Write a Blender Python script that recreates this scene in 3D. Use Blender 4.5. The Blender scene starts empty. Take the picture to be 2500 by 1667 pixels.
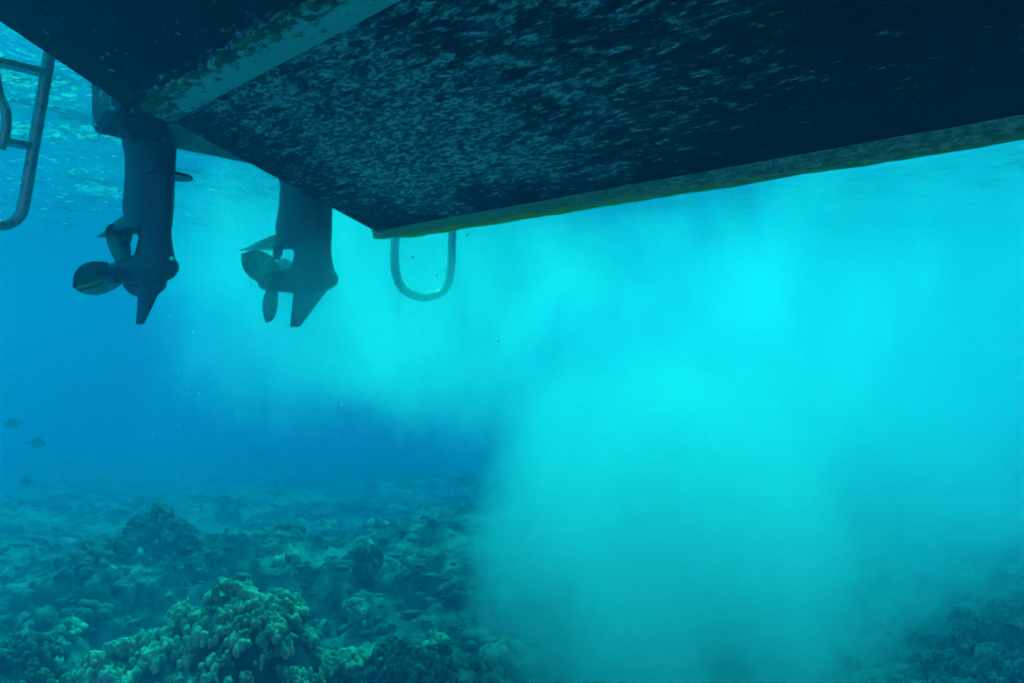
import bpy, bmesh, math, random
from mathutils import Vector, Matrix, noise
R = math.radians
random.seed(7)
sc = bpy.context.scene
C = sc.collection

# ------------------------------------------------------------------ camera, light, exposure
cam_d = bpy.data.cameras.new('camera'); cam = bpy.data.objects.new('camera', cam_d); C.objects.link(cam)
cam_d.sensor_width = 36; cam_d.lens = 24.5; cam_d.clip_start = 0.02; cam_d.clip_end = 400
cam.location = (0, 0, 0); cam.rotation_euler = (R(90), 0, 0)
sc.camera = cam
SUN_EL, SUN_AZ = 58, -12            # azimuth measured from +Y towards +X
w = bpy.data.worlds.new('World'); sc.world = w; w.use_nodes = True
nt = w.node_tree; nt.nodes.clear()
sky = nt.nodes.new('ShaderNodeTexSky'); sky.sky_type = 'NISHITA'; sky.sun_disc = False
sky.sun_elevation = R(SUN_EL); sky.sun_rotation = R(SUN_AZ)
bg = nt.nodes.new('ShaderNodeBackground'); bg.inputs['Strength'].default_value = 0.15
wo = nt.nodes.new('ShaderNodeOutputWorld')
nt.links.new(sky.outputs[0], bg.inputs[0]); nt.links.new(bg.outputs[0], wo.inputs[0])
sun_d = bpy.data.lights.new('sun', 'SUN'); sun = bpy.data.objects.new('sun', sun_d); C.objects.link(sun)
sun_d.energy = 3.6; sun_d.angle = R(0.5); sun_d.color = (1, .96, .9)
sd = Vector((math.sin(R(SUN_AZ))*math.cos(R(SUN_EL)), math.cos(R(SUN_AZ))*math.cos(R(SUN_EL)), math.sin(R(SUN_EL))))
sun.rotation_euler = sd.to_track_quat('Z', 'Y').to_euler(); sun.location = (0, 0, 20)
sc.view_settings.view_transform = 'Standard'; sc.view_settings.look = 'None'
sc.view_settings.gamma = 1; sc.view_settings.exposure = 2.2
cy = sc.cycles
cy.use_denoising = True; cy.max_bounces = 12; cy.volume_bounces = 7; cy.diffuse_bounces = 2; cy.glossy_bounces = 2
cy.transparent_max_bounces = 16; cy.volume_max_steps = 256
cy.use_adaptive_sampling = True; cy.adaptive_threshold = 0.03
cy.sample_clamp_indirect = 4

# ------------------------------------------------------------------ helpers
def link(name, me, mat=None, parent=None, smooth=True):
    o = bpy.data.objects.new(name, me); C.objects.link(o)
    if mat: me.materials.append(mat)
    if parent: o.parent = parent
    if smooth:
        for p in me.polygons: p.use_smooth = True
    return o
def bm_obj(name, bm, mat=None, parent=None, smooth=True, recalc=True):
    me = bpy.data.meshes.new(name)
    if recalc: bmesh.ops.recalc_face_normals(bm, faces=bm.faces[:])
    bm.to_mesh(me); bm.free()
    return link(name, me, mat, parent, smooth)
def tag(o, label, cat, group=None, kind=None):
    o['label'] = label; o['category'] = cat
    if group: o['group'] = group
    if kind: o['kind'] = kind
def auto_smooth(o, deg=35):
    me = o.data
    bm = bmesh.new(); bm.from_mesh(me)
    for e in bm.edges:
        if len(e.link_faces) == 2 and e.calc_face_angle(0) > R(deg): e.smooth = False
    bm.to_mesh(me); bm.free()
def loft(bm, rings, close=True, caps=True):
    vs = [[bm.verts.new(p) for p in r] for r in rings]
    n = len(rings[0])
    for a, b in zip(vs, vs[1:]):
        for i in range(n if close else n-1):
            j = (i+1) % n
            bm.faces.new((a[i], a[j], b[j], b[i]))
    if caps:
        bm.faces.new(vs[0][::-1]); bm.faces.new(vs[-1])
    return vs
def tube(bm, pts, r, seg=12):
    pts = [Vector(p) for p in pts]; rings = []
    up = None
    for i, p in enumerate(pts):
        t = (pts[min(i+1, len(pts)-1)] - pts[max(i-1, 0)]).normalized()
        if up is None:
            up = t.orthogonal().normalized()
        up = (up - t*up.dot(t)).normalized(); s = t.cross(up)
        rr = r[i] if isinstance(r, (list, tuple)) else r
        rings.append([p + (up*math.cos(a) + s*math.sin(a))*rr for a in [2*math.pi*k/seg for k in range(seg)]])
    loft(bm, rings)
def smooth_path(pts, n=8):
    pts = [Vector(p) for p in pts]; out = []
    for i in range(len(pts)-1):
        p0, p1, p2, p3 = pts[max(i-1, 0)], pts[i], pts[i+1], pts[min(i+2, len(pts)-1)]
        for k in range(n):
            t = k/n
            out.append(0.5*((2*p1) + (p2-p0)*t + (2*p0-5*p1+4*p2-p3)*t*t + (3*p1-p0-3*p2+p3)*t**3))
    out.append(pts[-1]); return out
def fbm(p, o=4):
    return noise.fractal(Vector(p), 1.0, 2.0, o)

class NT:
    def __init__(s, name):
        s.m = bpy.data.materials.new(name); s.m.use_nodes = True; s.t = s.m.node_tree; s.t.nodes.clear()
        s.out = s.n('ShaderNodeOutputMaterial')
    def n(s, typ, **kw):
        nd = s.t.nodes.new(typ)
        for k, v in kw.items():
            if k.startswith('i_'):
                nd.inputs[k[2:].replace('_', ' ')].default_value = v
            else: setattr(nd, k, v)
        return nd
    def l(s, a, b): s.t.links.new(a, b)
    def val(s, x, sock):
        if isinstance(x, bpy.types.NodeSocket): s.l(x, sock)
        else: sock.default_value = x
    def math(s, op, a, b=0.0, c=None, clamp=False):
        nd = s.n('ShaderNodeMath', operation=op, use_clamp=clamp)
        s.val(a, nd.inputs[0]); s.val(b, nd.inputs[1])
        if c is not None: s.val(c, nd.inputs[2])
        return nd.outputs[0]
    def vmath(s, op, a, b=(0, 0, 0), scale=None):
        nd = s.n('ShaderNodeVectorMath', operation=op)
        s.val(a, nd.inputs[0])
        if op == 'SCALE': s.val(scale, nd.inputs['Scale'])
        else: s.val(b, nd.inputs[1])
        return nd.outputs['Value'] if op in ('LENGTH', 'DOT_PRODUCT', 'DISTANCE') else nd.outputs[0]
    def ramp(s, fac, stops, interp='LINEAR'):
        nd = s.n('ShaderNodeValToRGB'); cr = nd.color_ramp; cr.interpolation = interp
        while len(cr.elements) < len(stops): cr.elements.new(.5)
        for e, (p, c) in zip(cr.elements, stops):
            e.position = p; e.color = (c, c, c, 1) if isinstance(c, (int, float)) else (*c, 1)
        s.val(fac, nd.inputs[0]); return nd.outputs[0]
    def noise(s, vec, scale, detail=4, rough=.55, dist=0.0, col=False):
        nd = s.n('ShaderNodeTexNoise'); s.l(vec, nd.inputs['Vector'])
        nd.inputs['Scale'].default_value = scale; nd.inputs['Detail'].default_value = detail
        nd.inputs['Roughness'].default_value = rough; nd.inputs['Distortion'].default_value = dist
        return nd.outputs['Color'] if col else nd.outputs['Fac']
    def mix(s, f, a, b):
        nd = s.n('ShaderNodeMix', data_type='RGBA')
        s.val(f, nd.inputs[0])
        for x, k in ((a, 6), (b, 7)):
            if isinstance(x, bpy.types.NodeSocket): s.l(x, nd.inputs[k])
            else: nd.inputs[k].default_value = (*x, 1)
        return nd.outputs[2]
    def mapr(s, x, a, b, c=0.0, d=1.0, smooth=True):
        nd = s.n('ShaderNodeMapRange'); nd.interpolation_type = 'SMOOTHSTEP' if smooth else 'LINEAR'
        s.val(x, nd.inputs[0])
        for k, v in zip((1, 2, 3, 4), (a, b, c, d)): nd.inputs[k].default_value = v
        return nd.outputs[0]
    def coords(s, scale=(1, 1, 1), which='Object'):
        tc = s.n('ShaderNodeTexCoord'); mp = s.n('ShaderNodeMapping'); mp.inputs['Scale'].default_value = scale
        s.l(tc.outputs[which], mp.inputs[0]); return mp.outputs[0]
    def sep(s, v):
        nd = s.n('ShaderNodeSeparateXYZ'); s.l(v, nd.inputs[0]); return nd.outputs
    def bump(s, h, strength=.5, dist=.01, normal=None):
        nd = s.n('ShaderNodeBump'); nd.inputs['Strength'].default_value = strength; nd.inputs['Distance'].default_value = dist
        s.l(h, nd.inputs['Height'])
        if normal: s.l(normal, nd.inputs['Normal'])
        return nd.outputs[0]
    def pbr(s, col, rough=.5, metal=0.0, normal=None, spec=.5):
        p = s.n('ShaderNodeBsdfPrincipled')
        if isinstance(col, bpy.types.NodeSocket): s.l(col, p.inputs['Base Color'])
        else: p.inputs['Base Color'].default_value = (*col, 1)
        s.val(rough, p.inputs['Roughness']); s.val(metal, p.inputs['Metallic'])
        p.inputs['Specular IOR Level'].default_value = spec
        if normal: s.l(normal, p.inputs['Normal'])
        s.l(p.outputs[0], s.out.inputs['Surface']); return s.m

# ------------------------------------------------------------------ materials
def mat_hull():
    n = NT('antifouled hull')
    co = n.coords(); x, y, z = n.sep(co)
    st = n.coords((5.5, 19, 19))
    warp = n.vmath('ADD', st, n.vmath('SCALE', n.noise(st, .6, 3, col=True), scale=1.8))
    streak = n.noise(warp, 1.9, 10, .72)
    blot = n.noise(co, 2.2, 5, .6)
    fine = n.noise(n.coords((28, 60, 60)), 1.0, 4, .7)
    # slime and algae film: thick in the middle of the panel, none towards the bow, the keel and the transom
    m = n.mapr(x, 3.5, 1.1)
    m = n.math('MULTIPLY', m, n.mapr(x, -.02, .75, .3, 1))
    m = n.math('MULTIPLY', m, n.mapr(z, .03, .18, .25, 1))
    m = n.math('MULTIPLY', m, n.mapr(z, .47, .40, .12, 1))
    th = n.math('ADD', n.math('MULTIPLY', m, .20), n.math('MULTIPLY', n.math('SUBTRACT', blot, .5), .40))
    g = n.mapr(n.math('ADD', streak, th), .60, .74)
    g = n.math('MULTIPLY', g, n.mapr(fine, .42, .60, .08, 1))
    g = n.math('MULTIPLY', g, n.mapr(m, .05, .4))
    spk = n.mapr(n.noise(co, 30, 2, .5), .69, .74)
    g2 = n.math('MAXIMUM', g, n.math('MULTIPLY', spk, n.mapr(x, 1.6, .4, 0, .5)))
    base = n.mix(n.mapr(blot, .35, .7), (.0015, .003, .0025), (.004, .007, .005))
    base = n.mix(n.math('MULTIPLY', n.mapr(x, .3, 0), n.mapr(streak, .35, .6)), base, (.03, .07, .02))
    col = n.mix(g2, base, (.8, .9, .84))
    h = n.math('ADD', n.math('MULTIPLY', streak, 1.0), n.math('MULTIPLY', fine, .35))
    m_ = n.pbr(col, n.mapr(g2, 0, .6, .75, .4), normal=n.bump(h, 1.0, .022), spec=.05)
    pb = [q for q in n.t.nodes if q.type == 'BSDF_PRINCIPLED'][0]; n.l(n.mapr(g2, .1, .7, .03, .55), pb.inputs['Specular IOR Level'])
    return m_
def mat_strake():
    n = NT('pale strake with barnacles')
    co = n.coords(); x, y, z = n.sep(co)
    a = n.noise(n.coords((7, 14, 14)), 1.6, 8, .66)
    holes = n.noise(n.coords((18, 30, 30)), 1.0, 6, .72)
    edge = n.mapr(y, -1.16, -1.27, 0, .16)
    aft = n.mapr(x, .55, 0, 0, .12)
    d = n.mapr(n.math('ADD', n.math('ADD', holes, edge), aft), .57, .64)
    f = n.noise(co, 90, 3)
    pale = n.mix(n.mapr(a, .35, .65), (.62, .84, .66), (.82, .95, .82))
    col = n.mix(d, pale, n.mix(n.mapr(a, .4, .6), (.02, .04, .02), (.22, .30, .06)))
    return n.pbr(col, .7, normal=n.bump(n.math('ADD', holes, n.math('MULTIPLY', f, .3)), 1.0, .02), spec=.2)
def mat_keel():
    n = NT('algae covered keel')
    co = n.coords(); x, y, z = n.sep(co)
    a = n.noise(n.coords((6, 20, 20)), 1.5, 8, .7)
    f = n.noise(n.coords((30, 90, 90)), 1.0, 6, .75)
    low = n.mapr(n.math('ADD', z, n.math('MULTIPLY', n.math('SUBTRACT', a, .5), .05)), .022, .006)
    top = n.mapr(n.math('ADD', z, n.math('MULTIPLY', n.math('SUBTRACT', a, .5), .03)), .052, .066)
    aft = n.mapr(x, 2.2, .3)
    base = n.mix(n.math('MULTIPLY', n.mapr(f, .4, .62), n.mapr(a, .3, .6, .35, 1)), (.12, .30, .12), (.62, .95, .55))
    base = n.mix(n.math('MULTIPLY', aft, .9), base, (.36, .72, .22))
    col = n.mix(n.math('MULTIPLY', low, n.mapr(x, 2.6, .6, .25, 1)), base, (.80, .82, .03))
    col = n.mix(top, col, (.9, .95, .9))
    return n.pbr(col, .75, normal=n.bump(n.math('ADD', f, a), .8, .012), spec=.2)
def mat_plain(name, col, rough=.45, var=.35, scale=14, metal=0.0, bump=.15):
    n = NT(name); co = n.coords()
    a = n.noise(co, scale, 6, .65)
    c2 = tuple(min(1, c*(1+var)) for c in col); c1 = tuple(c*(1-var) for c in col)
    return n.pbr(n.mix(n.mapr(a, .3, .7), c1, c2), n.mapr(a, .3, .7, rough-.1, rough+.15), metal, n.bump(a, bump, .004))
def mat_froth():
    n = NT('white froth'); d = n.n('ShaderNodeBsdfDiffuse'); t = n.n('ShaderNodeBsdfTranslucent'); m = n.n('ShaderNodeMixShader')
    for q in (d, t): q.inputs[0].default_value = (.92, .95, .95, 1)
    m.inputs[0].default_value = .6; n.l(d.outputs[0], m.inputs[1]); n.l(t.outputs[0], m.inputs[2]); n.l(m.outputs[0], n.out.inputs['Surface'])
    return n.m
def mat_wet():
    n = NT('wet bracket with painted wave glints'); st = n.coords((9, 3.2, 9))
    a = n.noise(n.vmath('ADD', st, n.vmath('SCALE', n.noise(st, .8, 3, col=True), scale=1.2)), 1.6, 8, .7)
    col = n.mix(n.mapr(a, .53, .62), (.02, .035, .035), (.6, .72, .7))  # pale streaks in the colour stand in for wave reflections on the bracket
    return n.pbr(col, .22, normal=n.bump(a, .8, .03), spec=.6)
def mat_coral(name, c1, c2, scale=9):
    n = NT(name); co = n.coords()
    a = n.noise(co, scale, 6, .6); f = n.noise(co, 85, 3, .6)
    col = n.mix(n.mapr(a, .35, .65), c1, c2)
    col = n.mix(n.mapr(f, .55, .75, 0, .45), col, tuple(c*.45 for c in c1))
    return n.pbr(col, .85, normal=n.bump(n.math('ADD', f, a), .5, .008), spec=.1)
def mat_seabed():
    n = NT('reef floor'); co = n.coords()
    a = n.noise(co, 1.3, 8, .62, .4); b = n.noise(co, 6, 6, .65); f = n.noise(co, 40, 4, .65)
    sand = n.math('ADD', n.math('MULTIPLY', a, .6), n.math('MULTIPLY', b, .45))
    col = n.mix(n.mapr(sand, .46, .62), (.025, .034, .022), (.29, .29, .21))
    col = n.mix(n.mapr(f, .5, .7, 0, .6), col, (.06, .07, .045))
    return n.pbr(col, .9, normal=n.bump(n.math('ADD', n.math('MULTIPLY', b, 1.5), f), .8, .03), spec=.1)
def mat_water():
    n = NT('water surface')
    co = n.coords()
    v = n.noise(n.coords((1.6, 1.0, 1)), 3.2, 5, .55, .3)
    v2 = n.noise(n.coords((1.4, 1, 1)), 13, 4, .55)
    v3 = n.noise(n.coords((1.5, 1, 1)), 42, 3, .6)
    h = n.math('ADD', n.math('ADD', v, n.math('MULTIPLY', v2, .35)), n.math('MULTIPLY', v3, .09))
    nb = n.bump(h, 1.0, .085)
    fr = n.n('ShaderNodeFresnel'); fr.inputs['IOR'].default_value = 1.33; n.l(nb, fr.inputs['Normal'])
    tr = n.n('ShaderNodeBsdfTransparent'); tr.inputs[0].default_value = (.006, .98, .71, 1)
    gl = n.n('ShaderNodeBsdfGlossy'); gl.inputs['Roughness'].default_value = .03; gl.inputs[0].default_value = (1, 1, 1, 1)
    n.l(nb, gl.inputs['Normal'])
    mx = n.n('ShaderNodeMixShader'); n.l(fr.outputs[0], mx.inputs[0]); n.l(tr.outputs[0], mx.inputs[1]); n.l(gl.outputs[0], mx.inputs[2])
    n.l(mx.outputs[0], n.out.inputs['Surface'])
    return n.m

M = dict(hull=mat_hull(), strake=mat_strake(), keel=mat_keel(), water=mat_water(), seabed=mat_seabed(),
         black=mat_plain('black paint', (.012, .016, .016), .5),
         motor=mat_plain('slate outboard paint', (.05, .065, .075), .42, .3, 9),
         prop=mat_plain('bronze grey propeller', (.13, .16, .16), .3, .3, 20, .5),
         slot=mat_plain('dark slot', (.006, .006, .006), .6),
         yellow=mat_plain('yellow paint', (.75, .62, .03), .5, .1),
         steel=mat_plain('brushed steel tube', (.36, .40, .38), .32, .2, 20, .6),
         wet=mat_wet(),
         fish=mat_plain('dark fish skin', (.012, .018, .03), .5),
         coral=mat_coral('lobed coral', (.17, .21, .11), (.50, .54, .33)),
         coral_dark=mat_coral('brown coral', (.06, .07, .045), (.20, .20, .13)),
         gap_shade=mat_coral('coral base with painted gap shade', (.02, .028, .02), (.07, .085, .06), 12),  # dark coral base colour: shade between the lobes painted in
         froth=mat_froth(),
         speck=mat_plain('silt speck', (.45, .5, .45), .8, .4),
         bubble=mat_plain('bubble skin', (.85, .95, .95), .2, .02),
         rubble=mat_coral('reef rubble', (.05, .06, .04), (.26, .26, .18), 3))

# ------------------------------------------------------------------ water surface
ZS = 1.36
def water_surface():
    xs = [-34 + 68*i/340 for i in range(341)]; ys = [-12 + 62*j/310 for j in range(311)]
    bm = bmesh.new(); g = []
    for y in ys:
        row = []
        for x in xs:
            h = .05*noise.noise((x*.55, y*.55, 1.3)) + .035*noise.noise((x*1.5, y*1.2, 4.7)) + .016*noise.noise((x*3.3+3, y*2.8, 9.1))
            row.append(bm.verts.new((x, y, h)))
        g.append(row)
    for a, b in zip(g, g[1:]):
        for i in range(len(xs)-1): bm.faces.new((a[i], a[i+1], b[i+1], b[i]))
    o = bm_obj('water', bm, M['water'], recalc=False); o.location.z = ZS
    tag(o, 'rippled underside of the sea surface above the ladder', 'water', kind='structure')
water_surface()

# ------------------------------------------------------------------ haze of the water
def haze():
    bm = bmesh.new(); bmesh.ops.create_cube(bm, size=1)
    n = NT('sea water')
    pv = n.n('ShaderNodeVolumePrincipled')
    pv.inputs['Color'].default_value = (.01, .30, .485, 1); pv.inputs['Density'].default_value = .128
    pv.inputs['Absorption Color'].default_value = (0, 0, .10, 1)
    pv.inputs['Anisotropy'].default_value = 0.0
    n.l(pv.outputs[0], n.out.inputs['Volume'])
    o = bm_obj('haze', bm, n.m, smooth=False)
    o.scale = (70, 64, 12.4); o.location = (0, 19, -3.6)
    o['kind'] = 'stuff'; o['label'] = 'blue water filling the whole scene'; o['category'] = 'water'
haze()

def bubble_cloud():
    n = NT('cloud of bubbles and silt')
    tc = n.n('ShaderNodeTexCoord'); p = tc.outputs['Object']
    wv = n.noise(n.vmath('MULTIPLY', p, (1, 1, .75)), .8, 4, .72, col=True)
    q = n.vmath('ADD', p, n.vmath('SCALE', n.vmath('SUBTRACT', wv, (.5, .5, .5)), scale=2.1))
    dens = None
    for c, r, k in BLOBS:
        d = n.vmath('LENGTH', n.vmath('DIVIDE', n.vmath('SUBTRACT', q, c), r))
        m = min(r)
        e = n.mapr(d, 1.03, 1 - min(.8, .42/m), 0, k)
        dens = e if dens is None else n.math('ADD', dens, e)
    dens = n.math('MULTIPLY', n.math('MINIMUM', dens, 2.2), n.mapr(n.noise(n.vmath('MULTIPLY', n.vmath('ADD', p, n.vmath('SCALE', wv, scale=.6)), (1.25, 1.25, .6)), 1.5, 3, .65), .38, .60, .28, 1.2))
    dens = n.math('MULTIPLY', dens, n.mapr(n.sep(p)[2], -1.5, .9, 1.15, .6))
    pv = n.n('ShaderNodeVolumePrincipled')
    pv.inputs['Color'].default_value = (.95, .995, .99, 1); pv.inputs['Anisotropy'].default_value = .68; n.l(dens, pv.inputs['Density'])
    n.l(pv.outputs[0], n.out.inputs['Volume'])
    n.m.cycles.volume_step_rate = STEP
    x0, x1, y0, y1, z0, z1 = -4.0, 9.5, 2.4, 14.0, -2.3, 1.22
    bm = bmesh.new(); bmesh.ops.create_cube(bm, size=1)
    for v in bm.verts: v.co = Vector(((x0+x1)/2 + v.co.x*(x1-x0), (y0+y1)/2 + v.co.y*(y1-y0), (z0+z1)/2 + v.co.z*(z1-z0)))
    o = bm_obj('bubble_cloud', bm, n.m, smooth=False)
    tag(o, 'bright cyan cloud of bubbles and stirred silt', 'bubble cloud', kind='stuff')
STEP = 1.1
BLOBS = [((-1.15, 5.75, .40), (1.8, 2.1, 1.2), .7), ((1.1, 6.7, -.1), (2.6, 2.5, 1.6), .65), ((1.05, 5.4, -1.5), (1.5, 2.5, 1.5), 1.7),
         ((5.2, 9.2, -.4), (4.7, 4.2, 2.6), .42), ((-.70, 4.30, .2), (.95, .85, .8), 1.5), ((3.0, 5.2, .6), (1.9, 1.7, 1.0), .55), ((.40, 4.75, .22), (.55, .5, .32), 3.0),
         ((2.7, 6.6, -1.4), (1.8, 2.5, 1.35), 1.2), ((5.4, 9.2, -1.2), (3.2, 2.8, 1.7), 1.0), ((-.42, 4.35, .28), (.55, .42, .62), 3.0)]
bubble_cloud()

# ------------------------------------------------------------------ boat: local x forward, y to port (away from camera), z up from the keel
ZB = .55
boat = bpy.data.objects.new('motor_boat', None); C.objects.link(boat)
boat.location = (-.738, 3.86, ZB); boat.rotation_euler = (0, 0, math.atan2(-.678, .735))
tag(boat, 'dark fouled boat hull overhead with algae on its keel, two outboards at the stern', 'boat')
def hull():
    half = [(.0, .60), (-1.119, .966), (-1.264, .968), (-1.722, 1.19), (-1.88, 1.27), (-1.93, 1.6), (-1.98, 2.25)]
    prof = [(y, z-ZB) for y, z in half] + [(0, 2.25-ZB)] + [(-y, z-ZB) for y, z in half[:0:-1]]
    rings = []
    for i in range(33):
        x = 9.0*i/32
        t = max(0, (x-5)/4); k = 1 - t**2.2*.97; up = .75*t**2.5
        rings.append([(x, y*k, z + up*(1 - min(1, max(0, z/1.7))*.6)) for y, z in prof])
    bm = bmesh.new(); loft(bm, rings)
    o = bm_obj('hull', bm, M['hull'], boat); auto_smooth(o, 8); return o
hull()
def strake(s):
    bm = bmesh.new(); rings = []
    for i in range(41):
        x = .0 + 5.0*i/40
        w = 1 if i < 37 else (41-i)/5
        sec = [(-1.112, .955), (-1.268, .957), (-1.274, .975), (-1.18, 1.0), (-1.112, .972)]
        c = (-1.19, .975)
        rings.append([(x + (-.012 if i == 0 else 0), s*(c[0]+(y-c[0])*w), c[1]+(z-c[1])*w-ZB) for y, z in sec])
    loft(bm, rings)
    o = bm_obj('lifting_strake', bm, M['strake'], boat); auto_smooth(o, 25)
strake(1); strake(-1)
def keel():
    bm = bmesh.new(); rings = []
    N = 120
    for i in range(N+1):
        x = -.05 + 6.0*i/N
        t = min(1, max(0, (x+.05)/.40))**.6; h = .045 + .05*t
        b = .0 + .022*(1-t)
        j = .007*noise.noise((x*5, 0, 0)) + .005*noise.noise((x*31, 3, 0))
        j2 = .004*noise.noise((x*9, 7, 0))
        wd = .028*(.15+.85*t)
        rings.append([(x, -wd-.006+j2, b+h+.014), (x, -wd-.010+j2, b+h), (x, -wd+j2, b+h-.014), (x, -wd+.002, b+.012+j), (x, -wd*.6, b+j), (x, wd*.6, b+j),
                      (x, wd, b+.012), (x, wd, b+h+.014)])
    loft(bm, rings)
    o = bm_obj('keel', bm, M['keel'], boat); auto_smooth(o, 30)
keel()
def bracket():
    bm = bmesh.new(); rings = []
    for y in [-1.32, -1.30] + [-1.30 + 2.6*k/20 for k in range(1, 20)] + [1.30, 1.32]:
        e = .03 if abs(y) > 1.31 else 0
        zb = .925 - ZB + .012*noise.noise((y*3, 1, 1))
        rings.append([(.12, y, zb+.10+e), (-.02, y, zb+.06+e), (-.30, y, zb+e), (-.36+e, y, zb+.02+e), (-.38+e, y, 1.32-ZB), (.12, y, 1.32-ZB)])
    loft(bm, rings)
    o = bm_obj('engine_bracket', bm, M['wet'], boat); auto_smooth(o, 25)
    bm = bmesh.new(); bmesh.ops.create_cube(bm, size=1)
    for v in bm.verts: v.co = Vector((-.06+v.co.x*.16, -1.20+v.co.y*.17, .93-ZB+v.co.z*.14))
    bmesh.ops.bevel(bm, geom=bm.edges[:], offset=.03, segments=3, affect='EDGES')
    bm_obj('trim_block', bm, M['black'], boat)
bracket()

def foil(c0, c1, t, n=14, nose=.35):
    """foil section between x=c0 (nose) and x=c1 (tail), max thickness t"""
    pts = []
    for k in range(n):
        a = 2*math.pi*k/n
        u = .5+.5*math.cos(a)                   # 1 nose, 0 tail
        th = math.sin(a)*(.35+.65*math.sqrt(max(u, 0)))*.5*t*1.15
        pts.append((c1+(c0-c1)*u, th))
    return pts
def blade_mesh(bm, ang, hand=1, r0=.045, r1=.24, wmax=.185, pitch=27):
    NR, NC = 12, 9
    rot = Matrix.Rotation(ang, 3, 'X')
    for side in (0, 1):
        pass
    front, back = [], []
    for i in range(NR+1):
        s = i/NR; r = r0+(r1-r0)*s
        w = wmax*(.40+.60*math.sin(math.pi*min(1, s*.62+.20)))*math.sqrt(max(0, 1-s**5.0))
        w = max(w, .004)
        fr, bk = [], []
        th = .010*(1-s*.75)
        pi = R(pitch*(1.35-.5*s))
        for j in range(NC+1):
            u = j/NC*2-1
            y = u*w*.5 - .03*s*s
            prof = th*(1-u*u)*.5
            cup = .035*u*u*(1-.4*s)
            # blade runs along +Z, chord turned by the pitch out of the disc plane
            px_ = -hand*math.sin(pi)*y + prof*math.cos(pi) + cup - .02*s
            py_ = math.cos(pi)*y
            qx_ = -hand*math.sin(pi)*y - prof*math.cos(pi) + cup - .02*s
            zz = r*(1 - .10*u*u*(1-s))
            fr.append(bm.verts.new(rot @ Vector((px_, py_, zz)))); bk.append(bm.verts.new(rot @ Vector((qx_, py_, zz))))
        front.append(fr); back.append(bk)
    path = [(front[i][3].co + Vector((.003, 0, 0)), back[i][3].co - Vector((.003, 0, 0))) for i in range(4, NR)]
    for i in range(NR):
        for j in range(NC):
            bm.faces.new((front[i][j], front[i][j+1], front[i+1][j+1], front[i+1][j]))
            bm.faces.new((back[i][j], back[i+1][j], back[i+1][j+1], back[i][j+1]))
    for i in range(NR):
        bm.faces.new((front[i][0], front[i+1][0], back[i+1][0], back[i][0]))
        bm.faces.new((front[i][NC], back[i][NC], back[i+1][NC], front[i+1][NC]))
    for j in range(NC):
        bm.faces.new((front[NR][j], front[NR][j+1], back[NR][j+1], back[NR][j]))
        bm.faces.new((front[0][j], back[0][j], back[0][j+1], front[0][j+1]))
    return path

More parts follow.
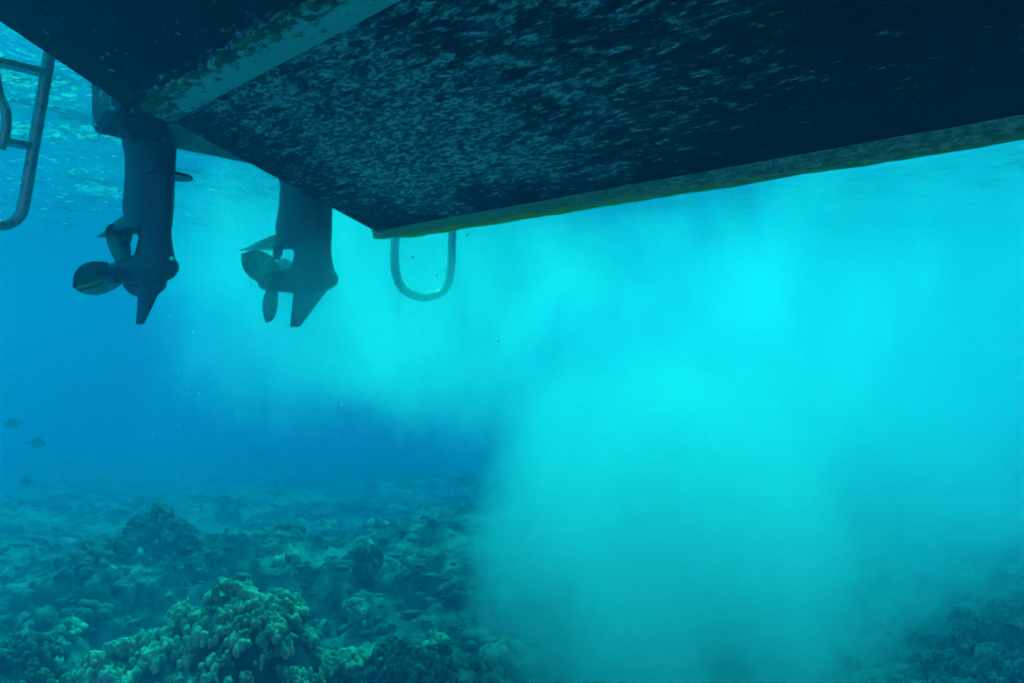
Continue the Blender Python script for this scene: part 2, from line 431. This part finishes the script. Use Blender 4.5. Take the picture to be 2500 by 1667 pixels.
def outboard(yl, a, blades, hand, stripe, yaw, lab):
    ZP = .355                                      # propeller shaft height (world)
    # leg and gearcase in one housing mesh; local x forward, origin on shaft under the leg
    bm = bmesh.new()
    rings = []
    lev = [(.02, .205, -.14, .14), (.05, .205, -.13, .13), (.09, .195, -.10, .112), (.15, .185, -.075, .10), (.185, .185, -.09, .105), (.20, .185, -.16, .125), (.23, .185, -.21, .145),
           (.32, .185, -.22, .165), (.45, .185, -.19, .175), (.56, .185, -.18, .19), (.62, .185, -.20, .21), (.80, .185, -.24, .25), (1.10, .185, -.30, .28), (1.35, .185, -.30, .28)]
    for z, c0, c1, t in lev:
        rings.append([(x, y, z) for x, y in foil(c0, c1, t, 18)])
    loft(bm, rings)
    # torpedo
    rings = []
    for x, r in [(.235, .004), (.228, .022), (.205, .045), (.16, .066), (.09, .078), (0, .080), (-.09, .074), (-.17, .066), (-.19, .062)]:
        rings.append([(x, r*math.cos(t), r*math.sin(t)) for t in [2*math.pi*k/20 for k in range(20)]])
    loft(bm, rings)
    m = bm_obj('outboard_motor', bm, M['motor'], boat); auto_smooth(m, 40)
    m.location = (-a, yl, ZP-ZB); m.rotation_euler = (0, 0, yaw)
    m['label'] = lab
    bm = bmesh.new(); rings = []
    for z, c0, c1, t in [(-.03, .19, -.10, .05), (-.08, .15, -.085, .028), (-.16, .07, -.095, .022), (-.235, .0, -.105, .016), (-.27, -.035, -.11, .010)]:
        rings.append([(x, y, z) for x, y in foil(c0, c1, t, 12)])
    loft(bm, rings); bm_obj('skeg', bm, M['motor'], m)
    # anti-ventilation plate, pointed aft
    def plate(z, pts, th, name, mat):
        bm = bmesh.new()
        loft(bm, [[(x, y, z-th/2) for x, y in pts], [(x, y, z+th/2) for x, y in pts]])
        o = bm_obj(name, bm, mat, m, smooth=False)
    bm = bmesh.new(); rings = []
    for x, hw, hh in [(.06, .058, .02), (-.05, .075, .05), (-.14, .070, .085), (-.22, .058, .075), (-.33, .042, .05), (-.43, .024, .02), (-.50, .006, .006)]:
        rings.append([(x, -hw, .194), (x, -hw, .200), (x, -hw*.35, .194+hh), (x, hw*.35, .194+hh), (x, hw, .200), (x, hw, .194)])
    loft(bm, rings); auto_smooth(bm_obj('ventilation_plate', bm, M['motor'], m), 40)
    half = [(.22, .03), (.21, .09), (.17, .135), (.11, .14), (.06, .085)]
    plate(.44, half + [(x, -min(y, .084)) for x, y in half[::-1]], .014, 'splash_plate', M['motor'])
    bm = bmesh.new(); tube(bm, [(-.20, 0, .19), (-.205, 0, .155), (-.215, 0, .13)], [.03, .026, .018], 8); bm_obj('trim_tab', bm, M['motor'], m)
    for s in (-1, 1):
        bm = bmesh.new(); bmesh.ops.create_cube(bm, size=1)
        for v in bm.verts: v.co = Vector((.045+v.co.x*.03, s*.0365+v.co.y*.006, .125+v.co.z*.10))
        bm_obj('water_intake', bm, M['slot'], m, smooth=False)
    # propeller
    bm = bmesh.new()
    rings = []
    for x, r in [(-.185, .058), (-.20, .060), (-.26, .056), (-.31, .050), (-.315, .040)]:
        rings.append([(x, r*math.cos(t), r*math.sin(t)) for t in [2*math.pi*k/20 for k in range(20)]])
    loft(bm, rings)
    bb = bmesh.new()
    paths = [blade_mesh(bb, R(ang), hand, pitch=27 if stripe else 15) for ang in blades]
    line = [[(q+Vector((-.265, 0, 0)))[:] for q in pq] for pq in paths[1]]
    for v in bb.verts: v.co.x -= .265
    me = bpy.data.meshes.new('tmp'); bb.to_mesh(me); bb.free(); bm.from_mesh(me); bpy.data.meshes.remove(me)
    p = bm_obj('propeller', bm, M['prop'], m); auto_smooth(p, 50)
    if stripe:
        bm = bmesh.new()
        for side in (0, 1): tube(bm, [q[side] for q in line], .0075, 6)
        bm_obj('blade_stripe', bm, M['yellow'], m)
    return m
YAW = R(8)
# rotation about the shaft: 0 is up, positive turns towards starboard (the camera side)
e1 = outboard(-1.045, .45, (4, 106, 246), 1, True, YAW, 'nearer dark blue outboard in clear water')
e2 = outboard(-.19, .45, (46, 172, 292), -1, False, R(18), 'farther outboard half veiled by bubbles')

def ladder(yl, wdt, a, ztop, zbot, lean, r, rungs, lab, q=.10, tap=0.0):
    bm = bmesh.new()
    def rail(t, side):                      # t: 0 top .. 1 bottom
        y = yl - tap*t if side else yl - wdt + tap*t
        return Vector((-a-lean*t, y, ztop+(zbot-ztop)*t-ZB))
    H = ztop-zbot; sg = Vector((0, -1, 0))
    def corner(side):
        e = rail(1, side); u = (rail(0, side)-e).normalized(); d = sg if side else -sg
        return [e+u*q*1.0, e+u*q*.45+d*q*.12, e+u*q*.12+d*q*.45, e+d*q*1.0]
    pts = [rail(0, 1), rail(.3, 1), rail(.6, 1)] + corner(1) + corner(0)[::-1] + [rail(.6, 0), rail(.3, 0), rail(0, 0)]
    tube(bm, smooth_path(pts, 6), r, 12)
    m = bm_obj('boarding_ladder', bm, M['steel'], boat); m['label'] = lab
    for z in rungs:
        t = (ztop-z)/(ztop-zbot); x = -a-lean*t; ya, yb = yl-tap*t-.012, yl-wdt+tap*t+.012
        bm = bmesh.new()
        sec = [(-.03, -.012), (.03, -.012), (.03, .012), (-.03, .012)]
        loft(bm, [[(x+sx, yy, z+sz-ZB) for sx, sz in sec] for yy in (ya, yb)])
        bm_obj('rung', bm, M['steel'], m, smooth=False)
    return m
l1 = ladder(-1.46, .46, .40, 1.30, .50, .12, .024, (1.175, .855), 'steel ladder with two rungs beside the stern', tap=.09)
ladder(.98, .50, .45, 1.25, .30, .04, .030, (1.10,), 'faint U-shaped ladder end in the cloud', q=.24)

bm = bmesh.new(); inv = (Matrix.Translation(boat.location) @ boat.rotation_euler.to_matrix().to_4x4()).inverted()
tube(bm, smooth_path([inv @ Vector(p) for p in [(-2.12, 2.85, 1.13), (-2.135, 2.9, 1.03), (-2.105, 2.9, .95), (-2.11, 2.9, .86), (-2.13, 2.9, .80)]], 6), .019, 10)
bm_obj('folding_brace', bm, M['steel'], l1)
# ------------------------------------------------------------------ sea floor
ZF = -1.95
def floor_h(x, y, detail=True):
    h = .32*noise.noise((x*.32+5, y*.32, .3)) + .22*noise.noise((x*.85, y*.85+9, 2.1))
    h += .10*max(0, noise.noise((x*2.1+8, y*2.1, 7.7)))
    if detail:
        wx = x + .10*noise.noise((x*4, y*4, 2.2)); wy = y + .10*noise.noise((x*4, y*4, 8.2))
        m = .35 + .65*max(0, min(1, .5 + 1.6*noise.noise((x*.9+3, y*.9, 6.6))))
        d1 = noise.voronoi((wx*4.2, wy*4.2, 0))[0][0]; d2 = noise.voronoi((wx*11, wy*11, 3))[0][0]
        h += m*(.10*max(0, 1-d1*1.5)**.6 + .045*max(0, 1-d2*1.5)**.6) - .06
        h += .05*fbm((x*5, y*5, 1.7), 5) + .025*m*fbm((x*19, y*19, 6.1), 3)
    return ZF + h - .13*max(0, y-6)
def seabed():
    bm = bmesh.new(); g = []
    ys = []; y = 2.2
    while y < 48: ys.append(y); y += max(.021, .0075*y) if y > 3.3 else .15
    NX = 480
    for y in ys:
        hw = 1.2 + y*.86
        g.append([bm.verts.new((-hw + 2*hw*i/NX, y, floor_h(-hw + 2*hw*i/NX, y, y < 22))) for i in range(NX+1)])
    back = [[bm.verts.new((-3.1 + 6.2*i/NX, y, ZF)) for i in range(NX+1)] for y in (-10, -5, -2, 0)]
    rows = back + g
    for a, b in zip(rows, rows[1:]):
        for i in range(NX): bm.faces.new((a[i], a[i+1], b[i+1], b[i]))
    o = bm_obj('seabed', bm, M['seabed'], recalc=False)
    tag(o, 'rough reef floor of sand and dead coral', 'seabed', kind='structure')
    print('seabed verts', len(o.data.vertices))
seabed()
ICO = {}
def ico(sub):
    if sub not in ICO:
        bm = bmesh.new(); bmesh.ops.create_icosphere(bm, subdivisions=sub, radius=1)
        ICO[sub] = ([v.co.normalized() for v in bm.verts], [[v.index for v in f.verts] for f in bm.faces]); bm.free()
    return ICO[sub]
class Lumps:
    def __init__(s): s.v, s.f = [], []
    def obj(s, name, mat):
        me = bpy.data.meshes.new(name); me.from_pydata(s.v, [], s.f); me.update()
        return link(name, me, mat)
def lump(L, c, r, seed, sub=2, squash=(1, 1, 1), amp=.25, fq=2.2, fine=0.0):
    vs, fs = ico(sub); o = len(L.v); off = Vector((seed*3.7, seed*1.3, 0)); cx, cy_, cz = c
    for d in vs:
        k = r*(1 + (amp*noise.noise(d*fq + off) if amp else 0))
        if fine: k *= 1 + fine*noise.fractal(d*fq*4 + off, 1.0, 2.0, 4)
        L.v.append((cx + d.x*squash[0]*k, cy_ + d.y*squash[1]*k, cz + d.z*squash[2]*k))
    L.f.extend([[i+o for i in f] for f in fs])
def coral_head(name, loc, rad, nl, lobe, mat, seed, lab, cat='coral', group=None, hgt=1.0, sub=2, remesh=None):
    rnd = random.Random(seed)
    bm = Lumps()
    lump(bm, (0, 0, 0), 1, seed, 3, (rad[0]*.88, rad[1]*.88, rad[2]*.88), .22, 1.6)
    for k in range(nl):
        a = rnd.uniform(0, 2*math.pi); u = rnd.uniform(0.02, 1)**.8
        zz = u; rr = math.sqrt(max(0, 1-zz*zz))
        d = Vector((rr*math.cos(a), rr*math.sin(a), zz))
        kk = 1 + .22*noise.noise(d*1.6 + Vector((seed*3.7, seed*1.3, 0)))
        p = Vector((d.x*rad[0], d.y*rad[1], d.z*rad[2]))*kk*rnd.uniform(.86, 1.02)
        r = lobe*rnd.uniform(.55, 1.35)
        lump(bm, p, r, k+seed*100, sub, (rnd.uniform(.75, 1.1), rnd.uniform(.75, 1.1), rnd.uniform(.9, 1.5)), .3, 1.8)
    o = bm.obj(name, mat); o.location = loc
    if remesh:
        md = o.modifiers.new('r', 'REMESH'); md.mode = 'VOXEL'; md.voxel_size = remesh; md.use_smooth_shade = True
    tag(o, lab, cat, group)
    return o

def clustered_coral(name, bases, ncl, knob, mat, seed, lab, remesh, cat='coral'):
    '''bases: ellipsoids (centre, radii) overgrown by clusters of upright knobs, one mesh'''
    rnd = random.Random(seed); L = Lumps()
    off = [Vector(((seed+i)*3.7, (seed+i)*1.3, 0)) for i in range(len(bases))]
    for i, (c, r) in enumerate(bases): lump(L, c, 1, seed+i, 5, tuple(k*.84 for k in r), .25, 1.7, .07)
    nb = len(L.f)
    area = [r[0]*r[1]+r[0]*r[2] for c, r in bases]
    for k in range(ncl):
        i = rnd.choices(range(len(bases)), area)[0]; c, r = bases[i]
        zz = rnd.uniform(-.1, 1); a = rnd.uniform(0, 2*math.pi); rr = math.sqrt(max(0, 1-zz*zz))
        d = Vector((rr*math.cos(a), rr*math.sin(a), zz))
        kk = 1 + .25*noise.noise(d*1.7 + off[i])
        lift = rnd.uniform(.86, 1.04)
        p = Vector(c) + Vector((d.x*r[0], d.y*r[1], d.z*r[2]))*kk*lift
        nrm = (d + Vector((0, 0, 1.0))).normalized()
        ks = knob*rnd.uniform(.55, 1.3)
        side = nrm.orthogonal().normalized(); s2 = nrm.cross(side)
        for j in range(rnd.randint(8, 15)):
            t = rnd.uniform(0, 2*math.pi); q = ks*rnd.uniform(.2, 2.3)
            kp = p + side*math.cos(t)*q + s2*math.sin(t)*q + nrm*(ks*.7 - q*.5)*rnd.uniform(.7, 1.3)
            sq = rnd.uniform(1.0, 2.0)
            lump(L, kp, ks*rnd.uniform(.40, .82), j+k*13+seed, 2, (rnd.uniform(.8, 1.15), rnd.uniform(.8, 1.15), sq), .45, 1.7)
    o = L.obj(name, mat)
    o.data.materials.append(M['gap_shade'])
    for p in o.data.polygons[:nb]: p.material_index = 1  # base ellipsoids take the dark colour, so gaps between knobs look shaded
    tag(o, lab, cat); return o
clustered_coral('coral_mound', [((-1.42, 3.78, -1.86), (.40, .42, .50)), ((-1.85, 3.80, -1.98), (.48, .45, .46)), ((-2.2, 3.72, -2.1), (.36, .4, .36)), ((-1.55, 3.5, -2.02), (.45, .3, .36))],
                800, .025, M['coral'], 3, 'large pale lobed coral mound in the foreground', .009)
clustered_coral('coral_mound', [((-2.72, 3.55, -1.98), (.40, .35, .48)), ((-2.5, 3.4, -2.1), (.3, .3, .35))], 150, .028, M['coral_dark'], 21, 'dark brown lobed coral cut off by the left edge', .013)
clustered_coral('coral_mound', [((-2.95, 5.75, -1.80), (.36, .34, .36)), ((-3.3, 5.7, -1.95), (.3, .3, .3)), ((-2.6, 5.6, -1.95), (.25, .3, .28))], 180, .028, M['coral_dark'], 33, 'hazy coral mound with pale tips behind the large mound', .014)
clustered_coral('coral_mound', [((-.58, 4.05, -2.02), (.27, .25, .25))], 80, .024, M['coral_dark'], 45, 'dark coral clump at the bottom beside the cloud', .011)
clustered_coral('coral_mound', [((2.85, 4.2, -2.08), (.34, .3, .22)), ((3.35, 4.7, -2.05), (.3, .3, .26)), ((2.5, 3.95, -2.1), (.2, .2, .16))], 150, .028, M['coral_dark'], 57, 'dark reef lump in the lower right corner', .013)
coral_head('ball_coral', (-1.06, 4.75, floor_h(-1.06, 4.75)+.10), (.085, .085, .08), 90, .016, M['coral'], 61, 'small round knobbly coral right of the large mound')
coral_head('boulder_coral', (-1.12, 5.35, floor_h(-1.12, 5.35)+.03), (.11, .10, .15), 14, .05, M['coral_dark'], 67, 'smooth upright coral boulder behind the round coral')
coral_head('table_coral', (-.98, 4.15, floor_h(-.98, 4.15)+.10), (.15, .12, .05), 90, .018, M['coral'], 71, 'low flat coral plate between mound and cloud')

def small_corals():
    rnd = random.Random(5); protos = []
    for k in range(4):
        bm = Lumps()
        for j in range(26):
            a = rnd.uniform(0, 6.28); q = rnd.uniform(0, .11); 
            lump(bm, (q*math.cos(a), q*math.sin(a), .07-q*.5+rnd.uniform(-.02, .03)), rnd.uniform(.022, .05), j+k*40, 1, (1, 1, rnd.uniform(.9, 1.7)), .35)
        me = bpy.data.meshes.new('coral_clump'); me.from_pydata(bm.v, [], bm.f); me.update(); me.materials.append(M['coral_dark'] if k % 4 else M['coral'])
        for p in me.polygons: p.use_smooth = True
        protos.append(me)
    n = 0
    while n < 110:
        y = 3.9 + 7*rnd.random()**1.3; u = rnd.uniform(-.76, .76); x = u*y
        if -.05 < x and u < .45: continue
        if abs(x+1.75) < .95 and abs(y-3.75) < .6: continue
        o = bpy.data.objects.new('coral_clump', protos[n % 4]); C.objects.link(o)
        sc_ = rnd.uniform(.5, 1.5)
        o.location = (x, y, floor_h(x, y)-.01); o.rotation_euler = (0, 0, rnd.uniform(0, 6.28)); o.scale = (sc_, sc_, sc_*rnd.uniform(.7, 1.2))
        tag(o, 'small knobbly coral clump on the hazy reef floor', 'coral', 'small coral clumps on the reef floor'); n += 1
small_corals()
def rubble():
    rnd = random.Random(9); bm = Lumps()
    for k in range(5200):
        y = 3.3 + 9*rnd.random()**1.5; x = rnd.uniform(-.85, .85)*y
        if noise.noise((x*.9, y*.9, 3.3)) < -.12: continue
        r = rnd.uniform(.010, .034)*(2.0 if rnd.random() < .08 else 1)
        lump(bm, (x, y, floor_h(x, y)+r*.15), r, k, 1, (rnd.uniform(.7, 2.2), rnd.uniform(.7, 1.4), rnd.uniform(.4, 1.1)), .7, 2.1)
    o = bm.obj('coral_rubble', M['rubble'])
    tag(o, 'broken coral rubble strewn over the reef floor', 'rubble', kind='stuff')
rubble()

def fish_mesh(L):
    bm = bmesh.new(); rings = []
    for t, h, wd in [(0, .01, .01), (.06, .10, .06), (.2, .20, .10), (.42, .25, .11), (.62, .19, .08), (.8, .08, .04), (.88, .055, .02)]:
        rings.append([(-(t-.45)*L, wd*L*.5*math.sin(a), h*L*math.cos(a)) for a in [2*math.pi*k/12 for k in range(12)]])
    loft(bm, rings); body = bm
    def fin(pts, y=.004):
        loft(body, [[(x*L, -y*L, z*L) for x, z in pts], [(x*L, y*L, z*L) for x, z in pts]])
    fin([(-.40, .04), (-.60, .20), (-.54, 0), (-.60, -.20), (-.40, -.04)])
    fin([(.22, .19), (.02, .36), (-.28, .27), (-.20, .15), (.02, .22)])
    fin([(.05, -.22), (-.12, -.36), (-.30, -.22), (-.18, -.16)])
    return body
def fish(px, py, Y, L, head, lab):
    bm = fish_mesh(L); o = bm_obj('fish', bm, M['fish'])
    o.location = ((px-1176)/1600*Y, Y, (784-py)/1600*Y); o.rotation_euler = (0, R(6), R(head))
    tag(o, lab, 'fish', 'fish over the reef')
fish(30, 972, 11, .27, 200, 'topmost of three dark fish near the left edge')
fish(86, 1017, 10.5, .27, 25, 'middle of three dark fish near the left edge')
fish(60, 1104, 10, .24, 165, 'lowest of three dark fish near the left edge')
fish(536, 1375, 4.6, .05, 110, 'tiny dark fish above the large coral mound')
fish(838, 1548, 4.1, .05, 200, 'tiny dark fish by the flat coral plate')
fish(750, 1432, 4.4, .06, 60, 'tiny dark fish off the right side of the mound')

def at(px, py, Y): return Vector(((px-1176)/1600*Y, Y, (784-py)/1600*Y))
def bubbles():
    rnd = random.Random(12); bm = Lumps()
    for k in range(2600):
        if rnd.random() < .6: px, py, Y = rnd.gauss(560, 85), 380+abs(rnd.gauss(0, 110)), rnd.uniform(3.75, 4.5)
        else: px, py, Y = rnd.uniform(380, 1500), 430+600*rnd.random()**2, rnd.uniform(3.4, 4.4)
        lump(bm, at(px, py, Y), rnd.uniform(.0010, .0034)*(2 if rnd.random() < .03 else 1), 0, 1, amp=0)
    o = bm.obj('bubbles', M['froth'])
    tag(o, 'fine bubbles drifting between the two outboards', 'bubbles', kind='stuff')
bubbles()
def foam():
    rnd = random.Random(31); bm = Lumps()
    # streaks of froth hanging just under the surface: (x0, y0, x1, y1, spread, count)
    for x0, y0, x1, y1, sp, n in [(-3.2, 3.9, -2.1, 4.3, .10, 420), (-3.3, 3.1, -2.3, 3.5, .16, 380), (-3.5, 5.6, -3.1, 5.9, .09, 300), (-3.5, 4.9, -2.9, 5.2, .25, 160), (-4.6, 5.2, -3.8, 6.6, .5, 200), (-2.6, 3.0, -2.0, 3.3, .12, 200)]:
        for k in range(n):
            t = rnd.random(); x = x0+(x1-x0)*t+rnd.gauss(0, sp); y = y0+(y1-y0)*t+rnd.gauss(0, sp)
            r = .003+.014*rnd.random()**4
            lump(bm, (x, y, ZS-.11-.05*rnd.random()**2), r, k, 1, (rnd.uniform(1, 3), 1, .5), .5)
    o = bm.obj('foam', M['froth'])
    tag(o, 'white froth flecks under the water surface', 'foam', kind='stuff')
foam()
def particles():
    rnd = random.Random(77); bm = Lumps()
    for k in range(1400):
        Y = rnd.uniform(.8, 3.4); p = at(rnd.uniform(-60, 2420), rnd.uniform(-20, 1580), Y)
        # clear of the boat: stay below the hull bottom
        A = .678*p.x+.735*p.y
        if p.z > .5 - .0 + max(0, (2.33-A))*.34: continue
        lump(bm, p, rnd.uniform(.0004, .0011)*Y**.5, k, 1, (1, rnd.uniform(.6, 1.4), 1), .4)
    o = bm.obj('suspended_particles', M['speck'])
    tag(o, 'fine specks drifting in the water', 'particles', kind='stuff')
particles()
